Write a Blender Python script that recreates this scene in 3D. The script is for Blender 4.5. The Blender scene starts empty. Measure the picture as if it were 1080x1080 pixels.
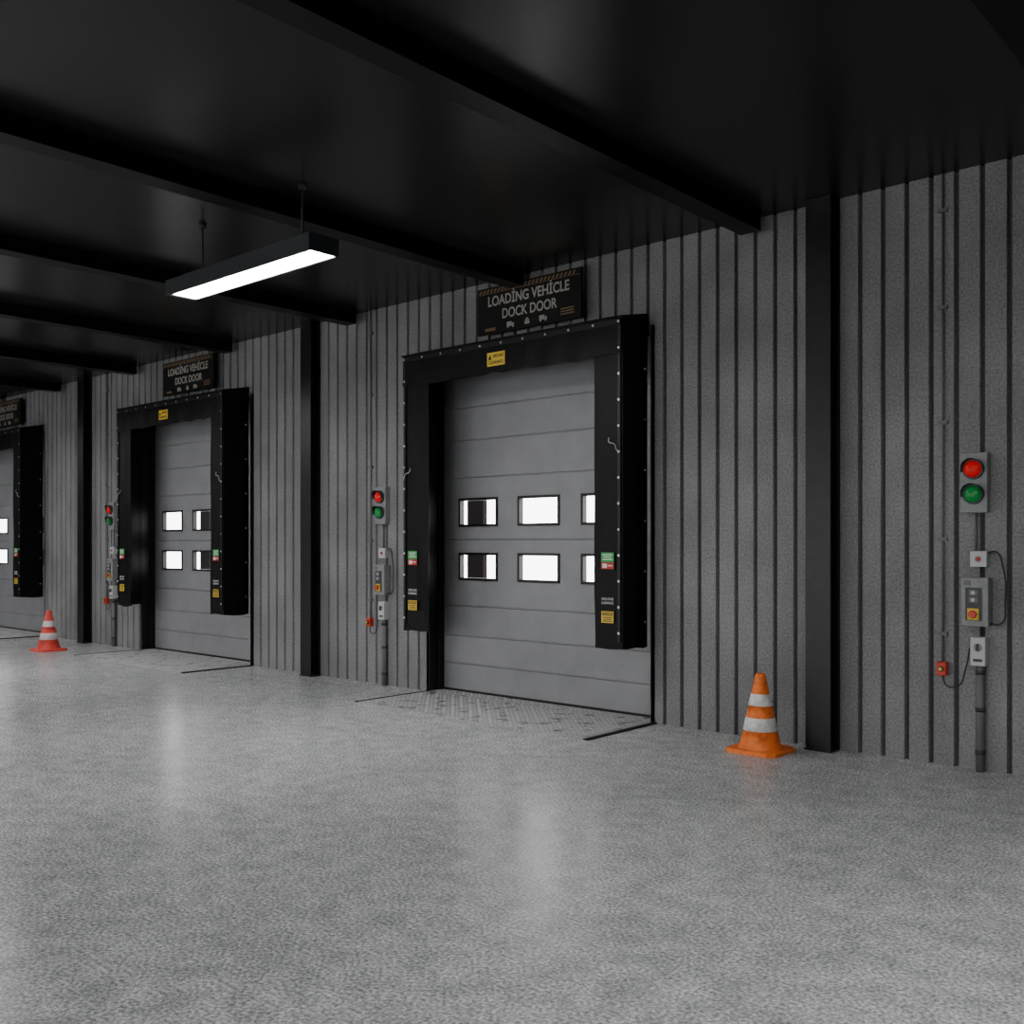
import bpy, bmesh, math, random
from mathutils import Vector, noise
random.seed(7)
S=bpy.context.scene
COL=S.collection
CEIL=4.267

# ------------------------------------------------------------ materials
def mat(name, col, rough=0.6, metal=0.0, emit=None, estr=0, spec=0.5):
    m=bpy.data.materials.new(name); m.use_nodes=True
    b=m.node_tree.nodes['Principled BSDF']
    b.inputs['Base Color'].default_value=(*col,1)
    b.inputs['Roughness'].default_value=rough
    b.inputs['Metallic'].default_value=metal
    b.inputs['Specular IOR Level'].default_value=spec
    if emit:
        b.inputs['Emission Color'].default_value=(*emit,1)
        b.inputs['Emission Strength'].default_value=estr
    return m
def noisy(name, c1, c2, scale, rough=0.6, r2=None, bump=0.0, bscale=None, detail=8, metal=0.0, lo=0.35, hi=0.65, big=None, spec=0.5, aniso=None, bdist=0.01):
    m=mat(name,c1,rough,metal,spec=spec); nt=m.node_tree; N=nt.nodes; L=nt.links
    b=N['Principled BSDF']
    tc=N.new('ShaderNodeTexCoord'); mp=N.new('ShaderNodeMapping')
    if aniso: mp.inputs['Scale'].default_value=aniso
    L.new(tc.outputs['Object'],mp.inputs['Vector'])
    n=N.new('ShaderNodeTexNoise'); n.inputs['Scale'].default_value=scale; n.inputs['Detail'].default_value=detail; n.inputs['Roughness'].default_value=0.65
    L.new(mp.outputs['Vector'],n.inputs['Vector'])
    r=N.new('ShaderNodeValToRGB'); r.color_ramp.elements[0].position=lo; r.color_ramp.elements[1].position=hi
    r.color_ramp.elements[0].color=(*c1,1); r.color_ramp.elements[1].color=(*c2,1)
    L.new(n.outputs['Fac'],r.inputs['Fac'])
    out=r.outputs['Color']
    for bg in (big or []):
        n2=N.new('ShaderNodeTexNoise'); n2.inputs['Scale'].default_value=bg[0]; n2.inputs['Detail'].default_value=5
        L.new(mp.outputs['Vector'],n2.inputs['Vector'])
        mr=N.new('ShaderNodeMapRange'); mr.inputs['From Min'].default_value=0.3; mr.inputs['From Max'].default_value=0.7
        mr.inputs['To Min'].default_value=bg[1]; mr.inputs['To Max'].default_value=bg[2]
        L.new(n2.outputs['Fac'],mr.inputs['Value'])
        vm=N.new('ShaderNodeVectorMath'); vm.operation='SCALE'
        L.new(out,vm.inputs[0]); L.new(mr.outputs['Result'],vm.inputs['Scale'])
        out=vm.outputs['Vector']
    L.new(out,b.inputs['Base Color'])
    if r2 is not None:
        mr=N.new('ShaderNodeMapRange'); mr.inputs['From Min'].default_value=0.3; mr.inputs['From Max'].default_value=0.7
        mr.inputs['To Min'].default_value=rough; mr.inputs['To Max'].default_value=r2
        L.new(n.outputs['Fac'],mr.inputs['Value']); L.new(mr.outputs['Result'],b.inputs['Roughness'])
    if bump:
        nb=N.new('ShaderNodeTexNoise'); nb.inputs['Scale'].default_value=bscale or scale; nb.inputs['Detail'].default_value=4
        L.new(tc.outputs['Object'],nb.inputs['Vector'])
        bp=N.new('ShaderNodeBump'); bp.inputs['Strength'].default_value=bump; bp.inputs['Distance'].default_value=bdist
        L.new(nb.outputs['Fac'],bp.inputs['Height']); L.new(bp.outputs['Normal'],b.inputs['Normal'])
    return m

M_floor=noisy('floor_terrazzo',(0.16,0.165,0.165),(0.80,0.81,0.81),62,rough=0.14,r2=0.36,bump=0.13,bscale=60,detail=9,lo=0.34,hi=0.66,big=[(0.9,0.85,1.1),(7,0.76,1.2)],bdist=0.003,spec=0.14)
M_wall=noisy('cladding_grey',(0.16,0.16,0.165),(0.31,0.31,0.315),60,rough=0.8,bump=0.3,bscale=90,big=[(1.3,0.75,1.13)],spec=0.3)
M_groove=noisy('cladding_groove_shade',(0.03,0.03,0.032),(0.05,0.05,0.052),40,rough=0.6)  # groove floors coloured darker, painting in shade that flat fill loses
M_ceil=noisy('ceiling_black',(0.016,0.016,0.0165),(0.023,0.023,0.0235),0.8,rough=0.27,detail=2,spec=0.28)
M_beam=noisy('beam_black_steel',(0.004,0.004,0.0045),(0.007,0.007,0.0075),8,rough=0.4,spec=0.2)
M_col=noisy('column_black_steel',(0.006,0.006,0.0065),(0.012,0.012,0.013),10,rough=0.35,spec=0.3)
M_leaf=noisy('door_panel_grey',(0.22,0.22,0.232),(0.26,0.26,0.272),3,rough=0.42,bump=0.03,bscale=6)
M_frame=mat('black_rubber',(0.006,0.006,0.0065),0.45,spec=0.3)
M_fabric=noisy('shelter_black_fabric',(0.0022,0.0022,0.0026),(0.004,0.004,0.0045),20,rough=0.45,bump=0.3,bscale=5,spec=0.15)
M_bolt=mat('galvanised_bolt',(0.55,0.55,0.55),0.35,0.6)
M_plate=noisy('worn_chequer_plate',(0.09,0.09,0.09),(0.42,0.42,0.42),6,rough=0.4,r2=0.6,metal=0.2,lo=0.37,hi=0.46)
M_dia=noisy('chequer_treads',(0.13,0.13,0.13),(0.75,0.75,0.75),6,rough=0.35,metal=0.2,lo=0.37,hi=0.46)
M_dark=mat('dark_gap',(0.006,0.006,0.006),0.8)
M_lamp=mat('lamp_housing',(0.03,0.033,0.037),0.45,spec=0.3)
M_diff=mat('lamp_diffuser',(0.9,0.9,0.9),0.5,emit=(1.0,1.0,0.99),estr=66)
M_sign=noisy('sign_black',(0.006,0.006,0.006),(0.011,0.011,0.010),12,rough=0.5,spec=0.2)
M_cream=mat('sign_cream_letters',(0.42,0.40,0.36),0.6)
M_orange_s=mat('sign_orange_paint',(0.24,0.15,0.07),0.6)
M_yel=mat('label_yellow',(0.75,0.50,0.03),0.5)
M_grn=mat('label_green',(0.02,0.34,0.07),0.5)
M_redl=mat('label_red',(0.5,0.02,0.02),0.5)
M_white=mat('label_white',(0.7,0.7,0.7),0.5)
M_blk=mat('label_black',(0.01,0.01,0.01),0.5)
M_box=noisy('enclosure_grey',(0.21,0.215,0.22),(0.27,0.275,0.28),15,rough=0.5)
M_boxl=mat('enclosure_light_grey',(0.50,0.50,0.50),0.5)
M_boxd=mat('button_panel_dark',(0.04,0.04,0.045),0.5)
M_pipe=mat('conduit_grey',(0.14,0.14,0.145),0.5)
M_cable=mat('cable_black',(0.012,0.012,0.012),0.5)
M_red=mat('signal_red',(0.65,0.005,0.005),0.3,emit=(1,0.0,0.0),estr=0.12,spec=0.3)
M_green=mat('signal_green',(0.005,0.22,0.04),0.3,emit=(0,1,0.2),estr=0.02,spec=0.3)
M_swr=mat('switch_red',(0.6,0.04,0.015),0.4)
M_or=noisy('cone_orange',(0.60,0.10,0.012),(1.0,0.22,0.025),14,rough=0.5,lo=0.3,hi=0.55)
M_orr=noisy('cone_red',(0.50,0.035,0.03),(0.75,0.07,0.05),14,rough=0.5,lo=0.3,hi=0.55)
M_band=noisy('cone_reflective_white',(0.6,0.6,0.58),(0.95,0.95,0.93),16,rough=0.45)
M_bandp=noisy('cone_reflective_pink',(0.6,0.5,0.5),(0.8,0.72,0.72),16,rough=0.45)
M_brown=mat('exterior_post_brown',(0.006,0.004,0.004),0.8,spec=0.1)
M_ext=mat('yard_concrete',(0.6,0.6,0.6),0.8)
def glassmat():
    m=bpy.data.materials.new('window_pane'); m.use_nodes=True; nt=m.node_tree; nt.nodes.clear()
    o=nt.nodes.new('ShaderNodeOutputMaterial'); mx=nt.nodes.new('ShaderNodeMixShader')
    t=nt.nodes.new('ShaderNodeBsdfTransparent'); g=nt.nodes.new('ShaderNodeBsdfGlossy'); g.inputs['Roughness'].default_value=0.03
    mx.inputs['Fac'].default_value=0.05
    nt.links.new(t.outputs[0],mx.inputs[1]); nt.links.new(g.outputs[0],mx.inputs[2]); nt.links.new(mx.outputs[0],o.inputs['Surface'])
    return m
M_glass=glassmat()

# ------------------------------------------------------------ builders
class MB:
    def __init__(s): s.v=[]; s.f=[]; s.m=[]; s.mats=[]; s.sm=[]
    def mi(s,m):
        if m not in s.mats: s.mats.append(m)
        return s.mats.index(m)
    def face(s,idx,m,sm=False): s.f.append(idx); s.m.append(s.mi(m)); s.sm.append(sm)
    def quad(s,pts,m):
        b=len(s.v); s.v+=pts; s.face([b+i for i in range(len(pts))],m)
    def box(s,x0,x1,y0,y1,z0,z1,m):
        b=len(s.v)
        s.v+=[(x0,y0,z0),(x1,y0,z0),(x1,y1,z0),(x0,y1,z0),(x0,y0,z1),(x1,y0,z1),(x1,y1,z1),(x0,y1,z1)]
        for q in ((0,3,2,1),(4,5,6,7),(0,1,5,4),(1,2,6,5),(2,3,7,6),(3,0,4,7)): s.face([b+i for i in q],m)
    def prism(s,pts,y0,y1,m):
        b=len(s.v); n=len(pts)
        s.v+=[(p[0],y0,p[1]) for p in pts]+[(p[0],y1,p[1]) for p in pts]
        s.face([b+i for i in range(n)],m); s.face([b+n+i for i in reversed(range(n))],m)
        for i in range(n):
            j=(i+1)%n; s.face([b+i,b+n+i,b+n+j,b+j],m)
    def cyl(s,p0,p1,r0,r1,m,seg=16,caps=True,arc=None):
        p0=Vector(p0);p1=Vector(p1);d=(p1-p0).normalized()
        u=d.orthogonal().normalized(); w=d.cross(u); b=len(s.v)
        for p,r in((p0,r0),(p1,r1)):
            for i in range(seg):
                a=2*math.pi*i/seg; s.v.append(tuple(p+u*math.cos(a)*r+w*math.sin(a)*r))
        for i in range(seg):
            j=(i+1)%seg; s.face([b+i,b+j,b+seg+j,b+seg+i],m,True)
        if caps:
            s.face([b+i for i in reversed(range(seg))],m); s.face([b+seg+i for i in range(seg)],m)
    def revolve(s,prof,seg=40,cx=0,cy=0):
        b=len(s.v)
        for r,z,_ in prof:
            for i in range(seg):
                a=2*math.pi*i/seg; s.v.append((cx+r*math.cos(a),cy+r*math.sin(a),z))
        for k in range(len(prof)-1):
            for i in range(seg):
                j=(i+1)%seg; s.face([b+k*seg+i,b+k*seg+j,b+(k+1)*seg+j,b+(k+1)*seg+i],prof[k][2],True)
    def dome(s,c,r,h,m,seg=20,rings=5):
        b=len(s.v)
        for k in range(rings):
            a=math.pi/2*k/rings
            for i in range(seg):
                t=2*math.pi*i/seg; s.v.append((c[0]+r*math.cos(a)*math.cos(t),c[1]-h*math.sin(a),c[2]+r*math.cos(a)*math.sin(t)))
        s.v.append((c[0],c[1]-h,c[2])); top=len(s.v)-1
        for k in range(rings-1):
            for i in range(seg):
                j=(i+1)%seg; s.face([b+k*seg+i,b+k*seg+j,b+(k+1)*seg+j,b+(k+1)*seg+i],m,True)
        for i in range(seg): s.face([b+(rings-1)*seg+i,b+(rings-1)*seg+(i+1)%seg,top],m,True)
    def obj(s,name,parent=None,loc=(0,0,0),bevel=0,fix=True):
        me=bpy.data.meshes.new(name); me.from_pydata(s.v,[],s.f)
        for m in s.mats: me.materials.append(m)
        for i,p in enumerate(me.polygons): p.material_index=s.m[i]; p.use_smooth=s.sm[i]
        me.update()
        if fix:
            bm=bmesh.new(); bm.from_mesh(me); bmesh.ops.recalc_face_normals(bm,faces=bm.faces); bm.to_mesh(me); bm.free()
        o=bpy.data.objects.new(name,me); COL.objects.link(o); o.location=loc
        if parent: o.parent=parent
        if bevel:
            bv=o.modifiers.new('bevel','BEVEL'); bv.width=bevel; bv.segments=2; bv.limit_method='ANGLE'
        return o
def empty(name,loc):
    e=bpy.data.objects.new(name,None); COL.objects.link(e); e.location=loc; e.empty_display_size=0.2; return e
def text(name,body,width,height,loc,m,parent,bold=0.0):
    c=bpy.data.curves.new(name,'FONT'); c.body=body; c.size=0.1; c.align_x='CENTER'; c.align_y='CENTER'; c.extrude=0.0008; c.offset=bold
    c.materials.append(m)
    o=bpy.data.objects.new(name,c); COL.objects.link(o)
    bpy.context.view_layer.update()
    d=o.dimensions
    o.scale=(width/max(d.x,1e-4),height/max(d.y,1e-4),1)
    o.rotation_euler=(math.pi/2,0,0); o.location=loc; o.parent=parent
    return o
def tube(name,pts,r,m,parent=None,loc=(0,0,0)):
    c=bpy.data.curves.new(name,'CURVE'); c.dimensions='3D'; c.bevel_depth=r; c.bevel_resolution=3; c.use_fill_caps=True
    sp=c.splines.new('BEZIER'); sp.bezier_points.add(len(pts)-1)
    for i,p in enumerate(pts):
        bp=sp.bezier_points[i]; bp.co=p; bp.handle_left_type='AUTO'; bp.handle_right_type='AUTO'
    c.materials.append(m)
    o=bpy.data.objects.new(name,c); COL.objects.link(o); o.location=loc
    if parent:o.parent=parent
    return o

# ------------------------------------------------------------ layout constants
PITCH=6.25
DOORX=[-6.416-PITCH*i for i in range(4)]
HW=1.425; OPEN_TOP=3.50
XMIN,XMAX=-27.0,5.0; YMIN=-14.0

# ------------------------------------------------------------ room shell
def sheet(name,x0,x1,openings,top,P=0.176,G=0.036,DEP=0.034):
    prof=[]; x=x0
    while x<x1:
        prof+= [(x,0),(x+P-G,0),(x+P-G+0.006,DEP),(x+P-0.006,DEP)]
        x+=P
    prof.append((x,0))
    prof=[(min(a,x1),b) for a,b in prof]
    def yat(q):
        for (a,ya),(b,yb) in zip(prof,prof[1:]):
            if a<=q<=b and b>a: return ya+(yb-ya)*(q-a)/(b-a)
        return 0
    cuts=[]
    for a,b in openings: cuts+=[a,b]
    pts=prof+[(c,yat(c)) for c in cuts]
    pts=sorted(set(pts),key=lambda p:p[0])
    mb=MB()
    for (a,ya),(b,yb) in zip(pts,pts[1:]):
        if b-a<1e-6: continue
        mid=(a+b)/2; z0=0
        for o in openings:
            if o[0]<mid<o[1]: z0=OPEN_TOP
        mb.quad([(a,ya,z0),(b,yb,z0),(b,yb,top),(a,ya,top)],M_groove if (ya>DEP*.9 and yb>DEP*.9) else M_wall)
    return mb.obj(name,fix=False)
ops=[(c-HW,c+HW) for c in DOORX]
wb=sheet('wall_back',XMIN,XMAX,sorted(ops),CEIL+0.03)
mb=MB(); 
mb.box(XMIN-0.1,XMIN,YMIN,0.3,0,CEIL+0.03,M_wall); mb.obj('wall_left')
mb=MB(); mb.box(XMAX,XMAX+0.1,YMIN,0.3,0,CEIL+0.03,M_wall); mb.obj('wall_right')
mb=MB(); FO=[(-22.7,-20.9),(-16.2,-14.1),(-10.0,-7.9),(-3.8,-1.8)]; FT=3.0  # doorway openings added so sky light fills the room from behind the camera
edges=[XMIN]+[q for o in FO for q in o]+[XMAX]
for k in range(0,len(edges),2): mb.box(edges[k],edges[k+1],YMIN-0.1,YMIN,0,CEIL+0.03,M_wall)
for a,b in FO: mb.box(a,b,YMIN-0.1,YMIN,FT,CEIL+0.03,M_wall)
mb.obj('wall_front')
mb=MB(); mb.box(XMIN-0.1,XMAX+0.1,YMIN-0.1,0.35,-0.1,0,M_floor); mb.obj('floor')
mb=MB(); mb.box(XMIN-0.1,XMAX+0.1,YMIN-0.1,0.35,CEIL,CEIL+0.1,M_ceil); mb.obj('ceiling')
mb=MB(); mb.box(XMIN-10,XMAX+10,0.35,25,-0.3,-0.15,M_ext); mb.obj('yard_ground')

for i in range(-2,9):
    X=-3.94-2.54*i
    if X>XMAX-0.3 or X<XMIN+0.3: continue
    mb=MB(); w=0.09; t=0.015; H=0.15
    mb.box(-w,w,YMIN+0.05,-0.12,-H,-H+t,M_beam)
    mb.box(-w,w,YMIN+0.05,-0.12,-t,0,M_beam)
    mb.box(-0.008,0.008,YMIN+0.05,-0.12,-H+t,-t,M_beam)
    mb.box(-w,w,-0.132,-0.12,-H,0,M_beam)
    mb.obj('ceiling_beam',loc=(X,0,CEIL))
for X in (3.0,-3.353,-9.85,-15.80,-22.1):
    mb=MB(); w=0.102
    mb.box(-w,w,-0.15,-0.135,0,CEIL,M_col)
    mb.box(-w,w,-0.016,-0.001,0,CEIL,M_col)
    mb.box(-0.006,0.006,-0.136,-0.015,0,CEIL,M_col)
    mb.box(-w-0.01,w+0.01,-0.16,-0.001,0,0.012,M_col)
    mb.obj('steel_column',loc=(X,0,0),bevel=0.003)

# ------------------------------------------------------------ doors
def treads(mb,x0,x1,y0,y1):
    p=0.06; ny=int((y1-y0)/p); nx=int((x1-x0)/p)-1
    for i in range(nx):
        for j in range(ny):
            X=x0+0.06+i*p; Y=y0+0.035+j*p
            a=math.radians(45 if (i+j)%2 else -45); L=0.022; wd=0.007
            ux,uy=math.cos(a),math.sin(a); b=len(mb.v)
            mb.v+=[(X-ux*L,Y-uy*L,0.006),(X+uy*wd,Y-ux*wd,0.006),(X+ux*L,Y+uy*L,0.006),(X-uy*wd,Y+ux*wd,0.006),(X,Y,0.011)]
            for q in ((0,1,4),(1,2,4),(2,3,4),(3,0,4)): mb.face([b+k for k in q],M_dia)
def door(i,cx):
    root=empty('door_%d'%i,(cx,0,0))
    mb=MB()
    mb.box(-HW-0.05,-HW,0.0,0.28,0,OPEN_TOP+0.05,M_frame)
    mb.box(HW,HW+0.05,0.0,0.28,0,OPEN_TOP+0.05,M_frame)
    mb.box(-HW,HW,0.0,0.28,OPEN_TOP,OPEN_TOP+0.05,M_frame)
    mb.box(-HW-0.3,-HW-0.02,0.2,0.24,0,OPEN_TOP+0.3,M_frame)
    mb.box(HW+0.02,HW+0.3,0.2,0.24,0,OPEN_TOP+0.3,M_frame)
    mb.box(-HW,-HW+0.025,0.12,0.2,0,OPEN_TOP,M_frame)
    mb.box(HW-0.025,HW,0.15,0.2,0,OPEN_TOP,M_frame)
    mb.obj('jamb_frame',root,bevel=0.003)
    mb=MB(); mb.box(-HW,HW,0.0,0.195,0.0005,0.006,M_plate); treads(mb,-HW,HW,0.0,0.19); mb.obj('sill_plate',root,fix=False)
    W0=[(-1.164,-0.612),(-0.317,0.218),(0.502,1.047)]
    R0=[(1.212,1.492),(1.785,2.075)]
    seams=[0.31,0.61,0.93,1.64,2.30,2.70,3.05]
    xs=sorted([-HW,HW]+[q for w in W0 for q in w])
    zs={0.0:0.0,OPEN_TOP:0.0}
    for s_ in seams:
        zs[s_-0.010]=0.0; zs[s_-0.004]=0.014; zs[s_+0.004]=0.014; zs[s_+0.007]=-0.002; zs[s_+0.016]=0.0
    for r in R0: zs[r[0]]=0; zs[r[1]]=0
    zl=sorted(zs)
    mb=MB()
    for a,b in zip(xs,xs[1:]):
        for c,d in zip(zl,zl[1:]):
            mx=(a+b)/2; mz=(c+d)/2
            if any(w[0]<mx<w[1] for w in W0) and any(r[0]<mz<r[1] for r in R0): continue
            mb.quad([(a,0.2+zs[c],c),(b,0.2+zs[c],c),(b,0.2+zs[d],d),(a,0.2+zs[d],d)],M_leaf)
            mb.quad([(b,0.245,c),(a,0.245,c),(a,0.245,d),(b,0.245,d)],M_leaf)
    mb.box(-HW,HW,0.195,0.25,0.0,0.03,M_frame)
    mb.obj('sectional_leaf',root,fix=False)
    mb=MB()
    for w in W0:
        for r in R0:
            f=0.018
            mb.box(w[0]-0.008,w[0]+f,0.188,0.25,r[0]-0.008,r[1]+0.008,M_frame)
            mb.box(w[1]-f,w[1]+0.008,0.188,0.25,r[0]-0.008,r[1]+0.008,M_frame)
            mb.box(w[0]+f,w[1]-f,0.188,0.25,r[0]-0.008,r[0]+f,M_frame)
            mb.box(w[0]+f,w[1]-f,0.188,0.25,r[1]-f,r[1]+0.008,M_frame)
    mb.obj('window_frames',root)
    mb=MB()
    for w in W0:
        for r in R0: mb.quad([(w[0]+.016,0.225,r[0]+.016),(w[1]-.016,0.225,r[0]+.016),(w[1]-.016,0.225,r[1]-.016),(w[0]+.016,0.225,r[1]-.016)],M_glass)
    mb.obj('window_panes',root,fix=False)
for i,c in enumerate(DOORX): door(i+1,c)

for c in DOORX:
    mb=MB(); mb.box(-0.14,0.14,-0.04,0.04,-0.15,4.6,M_brown); mb.box(-0.2,0.2,-0.2,0.2,-0.15,-0.05,M_brown)
    mb.obj('exterior_post',loc=(c-2.20,1.55,0),bevel=0.01)

# ------------------------------------------------------------ dock shelters
def curtain(name,L,root,seed,corner):
    path,z0,z1,th=L
    pts=[]
    for (a,b) in zip(path,path[1:]):
        d=math.dist(a,b); n=max(1,int(d/0.06))
        for k in range(n): pts.append((a[0]+(b[0]-a[0])*k/n,a[1]+(b[1]-a[1])*k/n))
    pts.append(path[-1])
    nz=max(3,int((z1-z0)/0.09)); verts=[]; faces=[]
    for j in range(nz+1):
        z=z0+(z1-z0)*j/nz; fall=(1-j/nz)
        for i,(x,y) in enumerate(pts):
            q=noise.noise_vector(Vector((x*5+seed,y*5,z*1.6)))
            f=0.0 if y>-0.02 else 1.0
            cor=math.dist((x,y),corner); g=min(1,cor/0.15)*f
            xx=x+q.x*0.011*g*(0.5+fall); yy=y+q.y*0.011*g*(0.5+fall)
            zz=z+(q.z*0.025 if j==0 else 0)*f
            verts.append((xx,yy,zz))
    n=len(pts)
    for j in range(nz):
        for i in range(n-1): faces.append((j*n+i,j*n+i+1,(j+1)*n+i+1,(j+1)*n+i))
    me=bpy.data.meshes.new(name); me.from_pydata(verts,[],faces); me.materials.append(M_fabric)
    o=bpy.data.objects.new(name,me); COL.objects.link(o); o.parent=root
    so=o.modifiers.new('th','SOLIDIFY'); so.thickness=th; so.offset=0
    return o
def pad_labels(root,x,yf,pre):
    mb=MB()
    mb.box(x-0.068,x+0.068,yf-0.004,yf,1.435,1.52,M_grn)
    mb.box(x-0.068,x+0.068,yf-0.004,yf,1.375,1.432,M_redl)
    for k,(w,z) in enumerate(((0.052,1.500),(0.042,1.480),(0.052,1.459))): mb.box(x-w,x+w,yf-0.005,yf-0.004,z-0.004,z+0.004,M_white)
    mb.box(x-0.052,x-0.005,yf-0.005,yf-0.004,1.385,1.422,M_white)
    mb.box(x+0.005,x+0.052,yf-0.005,yf-0.004,1.400,1.410,M_white)
    mb.box(x-0.065,x+0.065,yf-0.004,yf,0.905,1.005,M_yel)
    mb.box(x-0.058,x+0.058,yf-0.005,yf-0.004,0.968,0.998,M_blk)
    for z,w in ((0.952,0.052),(0.936,0.045),(0.920,0.052)): mb.box(x-w,x+w,yf-0.005,yf-0.004,z-0.004,z+0.004,M_blk)
    mb.obj(pre+'_labels',root)
    text(pre+'_caution_text','CAUTION',0.10,0.02,(x,yf-0.006,0.983),M_yel,root)
    text(pre+'_check_text','CHECK DOCK',0.13,0.022,(x,yf-0.003,1.112),M_white,root)
    text(pre+'_clearance_text','CLEARANCE',0.13,0.022,(x,yf-0.003,1.078),M_white,root)
def shelter(cx,seed):
    root=empty('dock_shelter',(cx,0,0))
    OL=-7.847+6.416; OR=-5.021+6.416; IL=-7.457+6.416; IR=-5.327+6.416; D=-0.378; yb=-0.003
    t=0.012; c=D+0.012
    curtain('curtain_left',([(IL,c),(OL+t,c),(OL+t,yb)],0.685,3.56,0.022),root,seed,(OL+t,c))
    curtain('curtain_right',([(IR,c),(OR-t,c),(OR-t,yb)],0.678,3.56,0.022),root,seed+5,(OR-t,c))
    curtain('curtain_head',([(OL+t,c-0.016),(OR-t,c-0.016)],3.24,3.575,0.016),root,seed+9,(0,c))
    mb=MB()
    b=[(OL-0.01,D-0.02,3.570),(OR+0.01,D-0.02,3.570),(OR+0.01,yb,3.65),(OL-0.01,yb,3.65),(OL-0.01,yb,3.56),(OR+0.01,yb,3.56),(OL-0.01,D-0.02,3.56),(OR+0.01,D-0.02,3.56)]
    mb.quad([b[0],b[1],b[2],b[3]],M_fabric); mb.quad([b[7],b[5],b[2],b[1]],M_fabric); mb.quad([b[6],b[0],b[3],b[4]],M_fabric); mb.quad([b[6],b[4],b[5],b[7]],M_fabric); mb.quad([b[6],b[7],b[1],b[0]],M_fabric)
    mb.obj('rain_cap',root)
    mb=MB()
    for x0,x1 in ((OL+0.02,OL+0.05),(OR-0.05,OR-0.02)): mb.box(x0,x1,D-0.011,D-0.001,0.74,3.50,M_frame)
    mb.box(OL+0.02,OR-0.02,D-0.018,D-0.010,3.50,3.545,M_frame)
    for x in (OL+0.035,OR-0.035):
        z=0.82
        while z<3.5:
            mb.cyl((x,D-0.020,z),(x,D-0.010,z),0.010,0.012,M_bolt,10); z+=0.225
    n=11
    for k in range(n):
        x=OL+0.035+(OR-OL-0.07)*k/(n-1); mb.cyl((x,D-0.024,3.523),(x,D-0.016,3.523),0.010,0.012,M_bolt,10)
    z=0.9
    while z<3.5:
        mb.cyl((OR+0.002,-0.05,z),(OR+0.012,-0.05,z),0.011,0.009,M_bolt,8); z+=0.45
    for x in (OL+0.03,OR-0.06): 
        mb.box(x,x+0.03,D+0.03,-0.01,3.52,3.55,M_frame)
    mb.box(OL+0.03,OR-0.03,D+0.035,D+0.065,3.52,3.55,M_frame)
    mb.obj('edge_strips_and_bolts',root)
    for k,(x,z,sx) in enumerate(((OL+0.07,2.32,1),(OR-0.07,2.46,-1))):
        tube('hook_%d'%k,[(x-0.05*sx,D-0.012,z-0.06),(x-0.03*sx,D-0.03,z-0.055),(x+0.0*sx,D-0.03,z+0.0),(x+0.06*sx,D-0.03,z+0.025),(x+0.065*sx,D-0.02,z+0.06)],0.004,M_bolt,root)
    mb=MB(); hx=-0.08; mb.box(hx-0.115,hx+0.115,D-0.022,D-0.016,3.31,3.44,M_yel)
    mb.prism([(hx-0.10,3.37),(hx-0.055,3.37),(hx-0.078,3.42)],D-0.024,D-0.022,M_blk)
    mb.obj('header_label',root)
    text('header_text_1','CHECK DOCK',0.14,0.030,(hx+0.03,D-0.023,3.402),M_blk,root,0.002)
    text('header_text_2','CLEARANCE',0.19,0.030,(hx,D-0.023,3.342),M_blk,root,0.002)
    pad_labels(root,(OL+IL)/2-0.03,D-0.014,'left'); pad_labels(root,(OR+IR)/2,D-0.014,'right')
for i,c in enumerate(DOORX): shelter(c,i*11.3)

# ------------------------------------------------------------ overhead signs
def sign(cx):
    root=empty('loading_dock_sign',(cx,-0.12,3.935)); w=0.665;h=0.235
    mb=MB(); mb.box(-w,w,0,0.025,-h,h,M_sign)
    for x in (-0.5,0.5): mb.box(x-0.02,x+0.02,0.025,0.118,-0.1,0.15,M_frame)
    mb.obj('board',root,bevel=0.004)
    mb=MB()
    mb.box(-w+.02,w-.02,-0.002,0,h-0.065,h-0.061,M_orange_s)
    x=-w+0.02
    while x<w-0.07:
        mb.prism([(x,h-0.055),(x+0.022,h-0.055),(x+0.047,h-0.02),(x+0.025,h-0.02)],-0.002,0,M_orange_s); x+=0.05
    for px,s in ((-0.22,1),(0.20,-1)):
        mb.box(px-0.045,px+0.02,-0.002,0,-0.19,-0.145,M_cream); mb.box(px+0.025,px+0.05,-0.002,0,-0.19,-0.16,M_cream)
        for q in (-0.03,0.035): mb.cyl((px+q,-0.002,-0.195),(px+q,0,-0.195),0.011,0.011,M_cream,12)
    mb.prism([(-0.03,-0.2),(0.03,-0.2),(0.03,-0.17),(-0.03,-0.17)],-0.002,0,M_cream)
    mb.prism([(-0.03,-0.165),(0.03,-0.165),(0.0,-0.135)],-0.002,0,M_cream)
    mb.box(-0.56,-0.42,-0.002,0,-0.205,-0.175,M_orange_s)
    for z in (-0.13,-0.155,-0.18): mb.box(0.42,0.58,-0.002,0,z,z+0.012,M_orange_s)
    mb.obj('markings',root)
    text('sign_line_1','LOAD\u0130NG VEH\u0130CLE',1.04,0.135,(0,-0.001,0.085),M_cream,root,0.002)
    text('sign_line_2','DOCK DOOR',0.70,0.100,(0.02,-0.001,-0.058),M_cream,root,0.002)
for c in DOORX: sign(c+0.075)

# ------------------------------------------------------------ dock levellers
def leveler(cx):
    root=empty('dock_leveler',(cx,0,0)); x0,x1=-1.42,1.45; y0,y1=-1.0,-0.003
    mb=MB(); mb.box(x0,x1,y0,y1,0.0005,0.006,M_plate)
    mb.obj('plate',root)
    mb=MB(); 
    mb.box(x0-0.03,x0,y0-0.01,y1,0.0005,0.010,M_dark); mb.box(x1,x1+0.045,y0-0.01,y1,0.0005,0.012,M_dark)
    mb.obj('side_gaps',root)
    mb=MB(); treads(mb,x0,x1,y0,y1); mb.obj('treads',root,fix=False)
for c in DOORX: leveler(c)

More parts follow.
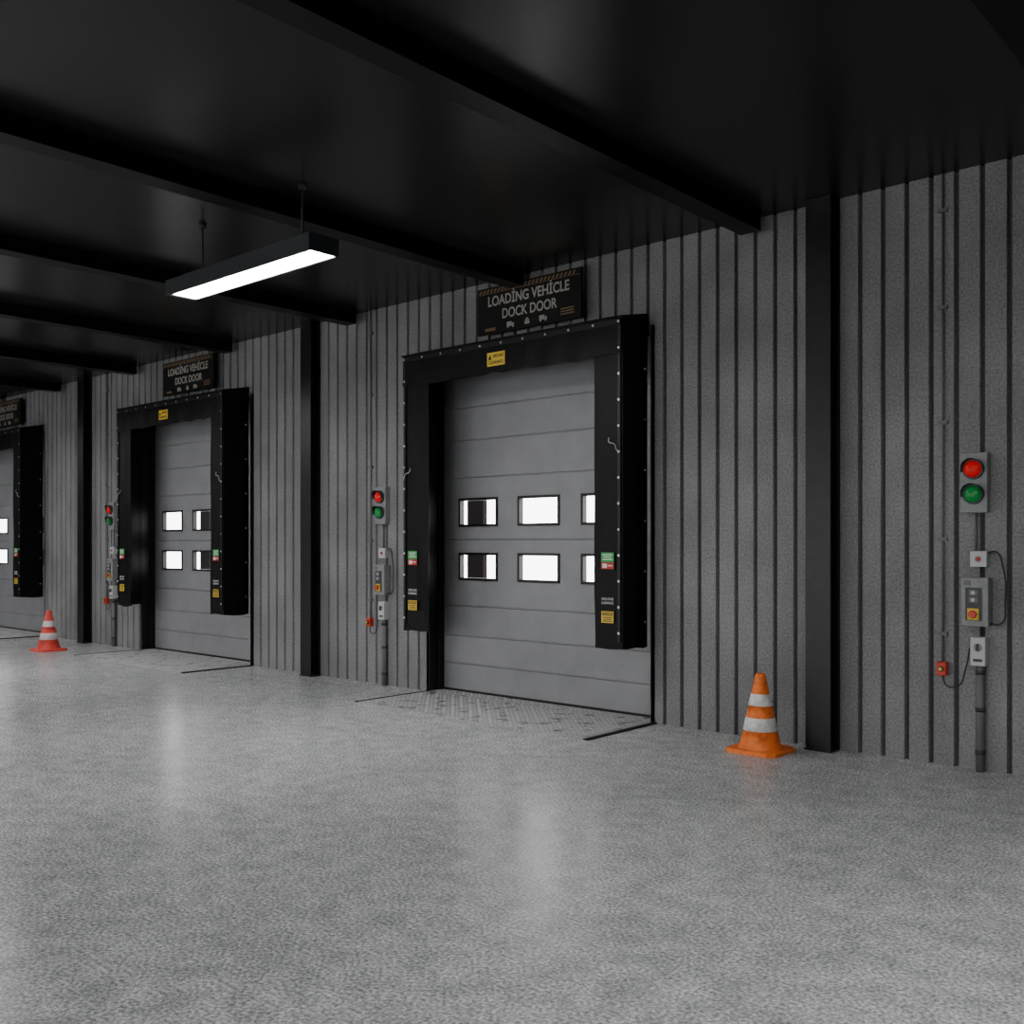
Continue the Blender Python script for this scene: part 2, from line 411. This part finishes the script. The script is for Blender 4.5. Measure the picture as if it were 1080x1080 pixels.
# ------------------------------------------------------------ pendant lamps
def lamp(cx,y):
    root=empty('pendant_strip_light',(cx,y,3.71)); L=1.0; W=0.135; H=0.125
    mb=MB()
    mb.box(-L,L,-W,W,0.02,H,M_lamp)
    mb.box(-L,L,-W,-W+0.03,0,0.02,M_lamp); mb.box(-L,L,W-0.012,W,0,0.02,M_lamp)
    mb.box(-L,-L+0.05,-W+0.03,W-0.012,0,0.02,M_lamp); mb.box(L-0.02,L,-W+0.03,W-0.012,0,0.02,M_lamp)
    mb.obj('housing',root)
    mb=MB(); mb.box(-L+0.05,L-0.02,-W+0.03,W-0.012,0.008,0.0195,M_diff); mb.obj('diffuser',root)
    mb=MB()
    for x in (-0.64,0.74):
        mb.cyl((x,0,H),(x,0,CEIL-3.71),0.009,0.009,M_lamp,8); mb.cyl((x,0,CEIL-3.71-0.03),(x,0,CEIL-3.71),0.03,0.035,M_lamp,12)
        mb.cyl((x,0,H),(x,0,H+0.02),0.025,0.018,M_lamp,12)
    mb.obj('suspension_rods',root)
for X,Y in ((-0.3,-4.4),(-6.84,-2.95),(-13.03,-2.95),(-19.2,-2.95)): lamp(X,Y)  # first lamp is unseen, shifted off the row to keep lighting the wall
for X in (-0.3,-6.84,-13.03): lamp(X,-12.0)  # unseen rear row, added as soft fill for the dock wall

# ------------------------------------------------------------ signal + control stations
def station(cx):
    r=empty('traffic_signal',(cx,0,2.025))
    mb=MB(); mb.box(-0.09,0.09,-0.07,-0.001,-0.21,0.21,M_box)
    mb.obj('back_box',r,bevel=0.005)
    mb=MB()
    for z,m in ((0.095,M_red),(-0.08,M_green)):
        mb.cyl((0,-0.07,z),(0,-0.095,z),0.072,0.070,M_boxd,28)
        mb.dome((0,-0.094,z),0.060,0.03,m,28)
        seg=14; b=len(mb.v)
        for k in range(seg+1):
            a=math.radians(-15+210*k/seg)
            c,s=math.cos(a),math.sin(a); d=0.03+0.03*max(0,s)
            mb.v+= [(0.070*c,-0.09,z+0.070*s),(0.074*c,-0.09-d,z+0.074*s)]
        for k in range(seg): mb.face([b+2*k,b+2*k+2,b+2*k+3,b+2*k+1],M_boxd,True)
    mb.obj('lenses_and_visors',r,fix=False)
    r=empty('key_switch_box',(cx+0.03,0,1.49)); mb=MB(); mb.box(-0.055,0.055,-0.07,-0.001,-0.055,0.055,M_boxl)
    mb.obj('case',r,bevel=0.004)
    mb=MB(); mb.cyl((0,-0.07,0),(0,-0.085,0),0.014,0.012,M_redl,14); mb.cyl((0,-0.07,0),(0,-0.074,0),0.022,0.022,M_box,14)
    mb.cyl((-0.03,-0.02,0.056),(-0.03,-0.02,0.32),0.010,0.010,M_pipe,10); mb.obj('key_switch',r)
    r=empty('door_control_box',(cx,0,1.19)); mb=MB(); mb.box(-0.075,0.105,-0.10,-0.001,-0.17,0.17,M_box); mb.obj('case',r,bevel=0.006)
    mb=MB()
    mb.box(-0.045,0.062,-0.106,-0.100,-0.13,0.10,M_boxd)
    mb.box(-0.03,0.045,-0.110,-0.106,-0.125,-0.045,M_yel)
    mb.cyl((0.008,-0.11,-0.085),(0.008,-0.125,-0.085),0.016,0.016,M_swr,16); mb.cyl((0.008,-0.125,-0.085),(0.008,-0.14,-0.085),0.028,0.025,M_swr,20)
    for z in (0.065,0.015): mb.box(-0.02,0.036,-0.109,-0.106,z-0.02,z+0.02,M_pipe); mb.cyl((0.008,-0.109,z),(0.008,-0.118,z),0.014,0.013,M_boxl,14)
    mb.box(-0.055,-0.01,-0.104,-0.100,0.115,0.15,M_pipe)
    mb.obj('buttons',r)
    tube('cable_loop',[(0.085,-0.04,0.34),(0.14,-0.045,0.35),(0.185,-0.05,0.25),(0.20,-0.05,0.01),(0.17,-0.05,-0.15),(0.105,-0.05,-0.15)],0.006,M_cable,r)
    r=empty('isolator_switch_box',(cx+0.03,0,0.842)); mb=MB(); mb.box(-0.05,0.05,-0.08,-0.001,-0.10,0.10,M_boxl); mb.obj('case',r,bevel=0.005)
    mb=MB(); mb.cyl((0,-0.08,0.03),(0,-0.088,0.03),0.028,0.028,M_box,18); mb.box(-0.007,0.007,-0.105,-0.086,0.005,0.055,M_boxd); mb.box(-0.03,0.03,-0.083,-0.08,-0.07,-0.05,M_boxd); mb.obj('rotary_switch',r)
    r=empty('emergency_stop_switch',(cx-0.225,0,0.70)); mb=MB(); mb.box(-0.034,0.034,-0.06,-0.001,-0.048,0.048,M_swr); mb.obj('case',r,bevel=0.006)
    mb=MB(); mb.cyl((0,-0.06,0.0),(0,-0.075,0),0.02,0.02,M_boxd,16); mb.cyl((0,-0.075,0.0),(0,-0.085,0),0.014,0.010,M_yel,16); mb.obj('button',r)
    tube('cable_sag',[(0.19,-0.04,0.16),(0.165,-0.045,0.02),(0.105,-0.045,-0.12),(0.035,-0.04,-0.12),(0,-0.035,-0.048)],0.005,M_cable,r)
    mb=MB()
    mb.cyl((0,0,0),(0,0,0.740),0.030,0.030,M_pipe,16)
    for z in (0.12,0.42,0.68): mb.cyl((0,0,z),(0,0,z+0.03),0.034,0.034,M_boxd,16)
    mb.obj('electrical_conduit',loc=(cx+0.035,-0.036,0))
    mb=MB()
    mb.cyl((0,-0.014,0.75),(0,-0.014,CEIL-0.002),0.009,0.009,M_pipe,10)
    for z in (0.95,1.63,2.47,3.30,4.0): mb.box(-0.034,0.034,-0.026,-0.001,z-0.013,z+0.013,M_pipe)
    mb.obj('wall_conduit',loc=(cx-0.228,0,0))
for c in (-2.24,-8.575,-14.93): station(c)

# ------------------------------------------------------------ cones
def cone(x,y,mo,mw):
    root=empty('traffic_cone',(x,y,0)); mb=MB(); h=0.21; c=0.05
    pts=[(-h+c,-h),(h-c,-h),(h,-h+c),(h,h-c),(h-c,h),(-h+c,h),(-h,h-c),(-h,-h+c)]
    b=len(mb.v); n=8
    for z,s in ((0,1.0),(0.022,1.0),(0.032,0.95)): mb.v+=[(p[0]*s,p[1]*s,z) for p in pts]
    mb.face([b+i for i in reversed(range(n))],mo); mb.face([b+2*n+i for i in range(n)],mo)
    for k in range(2):
        for i in range(n): mb.face([b+k*n+i,b+k*n+(i+1)%n,b+(k+1)*n+(i+1)%n,b+(k+1)*n+i],mo)
    mb.obj('base',root)
    mb=MB()
    def R(z): return 0.152-(0.152-0.036)*(z-0.06)/0.54
    prof=[(0.168,0.030,mo),(0.160,0.045,mo),(R(0.06),0.07,mo),(R(0.165),0.165,mo),(R(0.166)+0.002,0.166,mw),(R(0.265)+0.002,0.265,mo),(R(0.266),0.266,mo),(R(0.355),0.355,mo),(R(0.356)+0.002,0.356,mw),(R(0.445)+0.002,0.445,mo),(R(0.446),0.446,mo),(R(0.59),0.59,mo),(R(0.60)-0.006,0.60,mo),(0.020,0.598,M_dark),(0.022,0.55,M_dark),(0.0,0.55,M_dark)]
    mb.revolve(prof,40)
    mb.obj('body',root)
cone(-3.685,-0.44,M_or,M_band)
cone(-15.07,-0.96,M_orr,M_bandp)

# ------------------------------------------------------------ world, camera
w=bpy.data.worlds.new('overcast_sky'); S.world=w; w.use_nodes=True
w.node_tree.nodes['Background'].inputs['Color'].default_value=(1,1,1,1)
w.node_tree.nodes['Background'].inputs['Strength'].default_value=9.0
cd=bpy.data.cameras.new('camera'); cd.lens=35; cd.sensor_width=36; cd.shift_y=33/1080; cd.clip_end=200
co=bpy.data.objects.new('camera',cd); COL.objects.link(co)
co.location=(0,-7.432,1.6); co.rotation_euler=(math.radians(90),0,math.radians(41.8))
S.camera=co
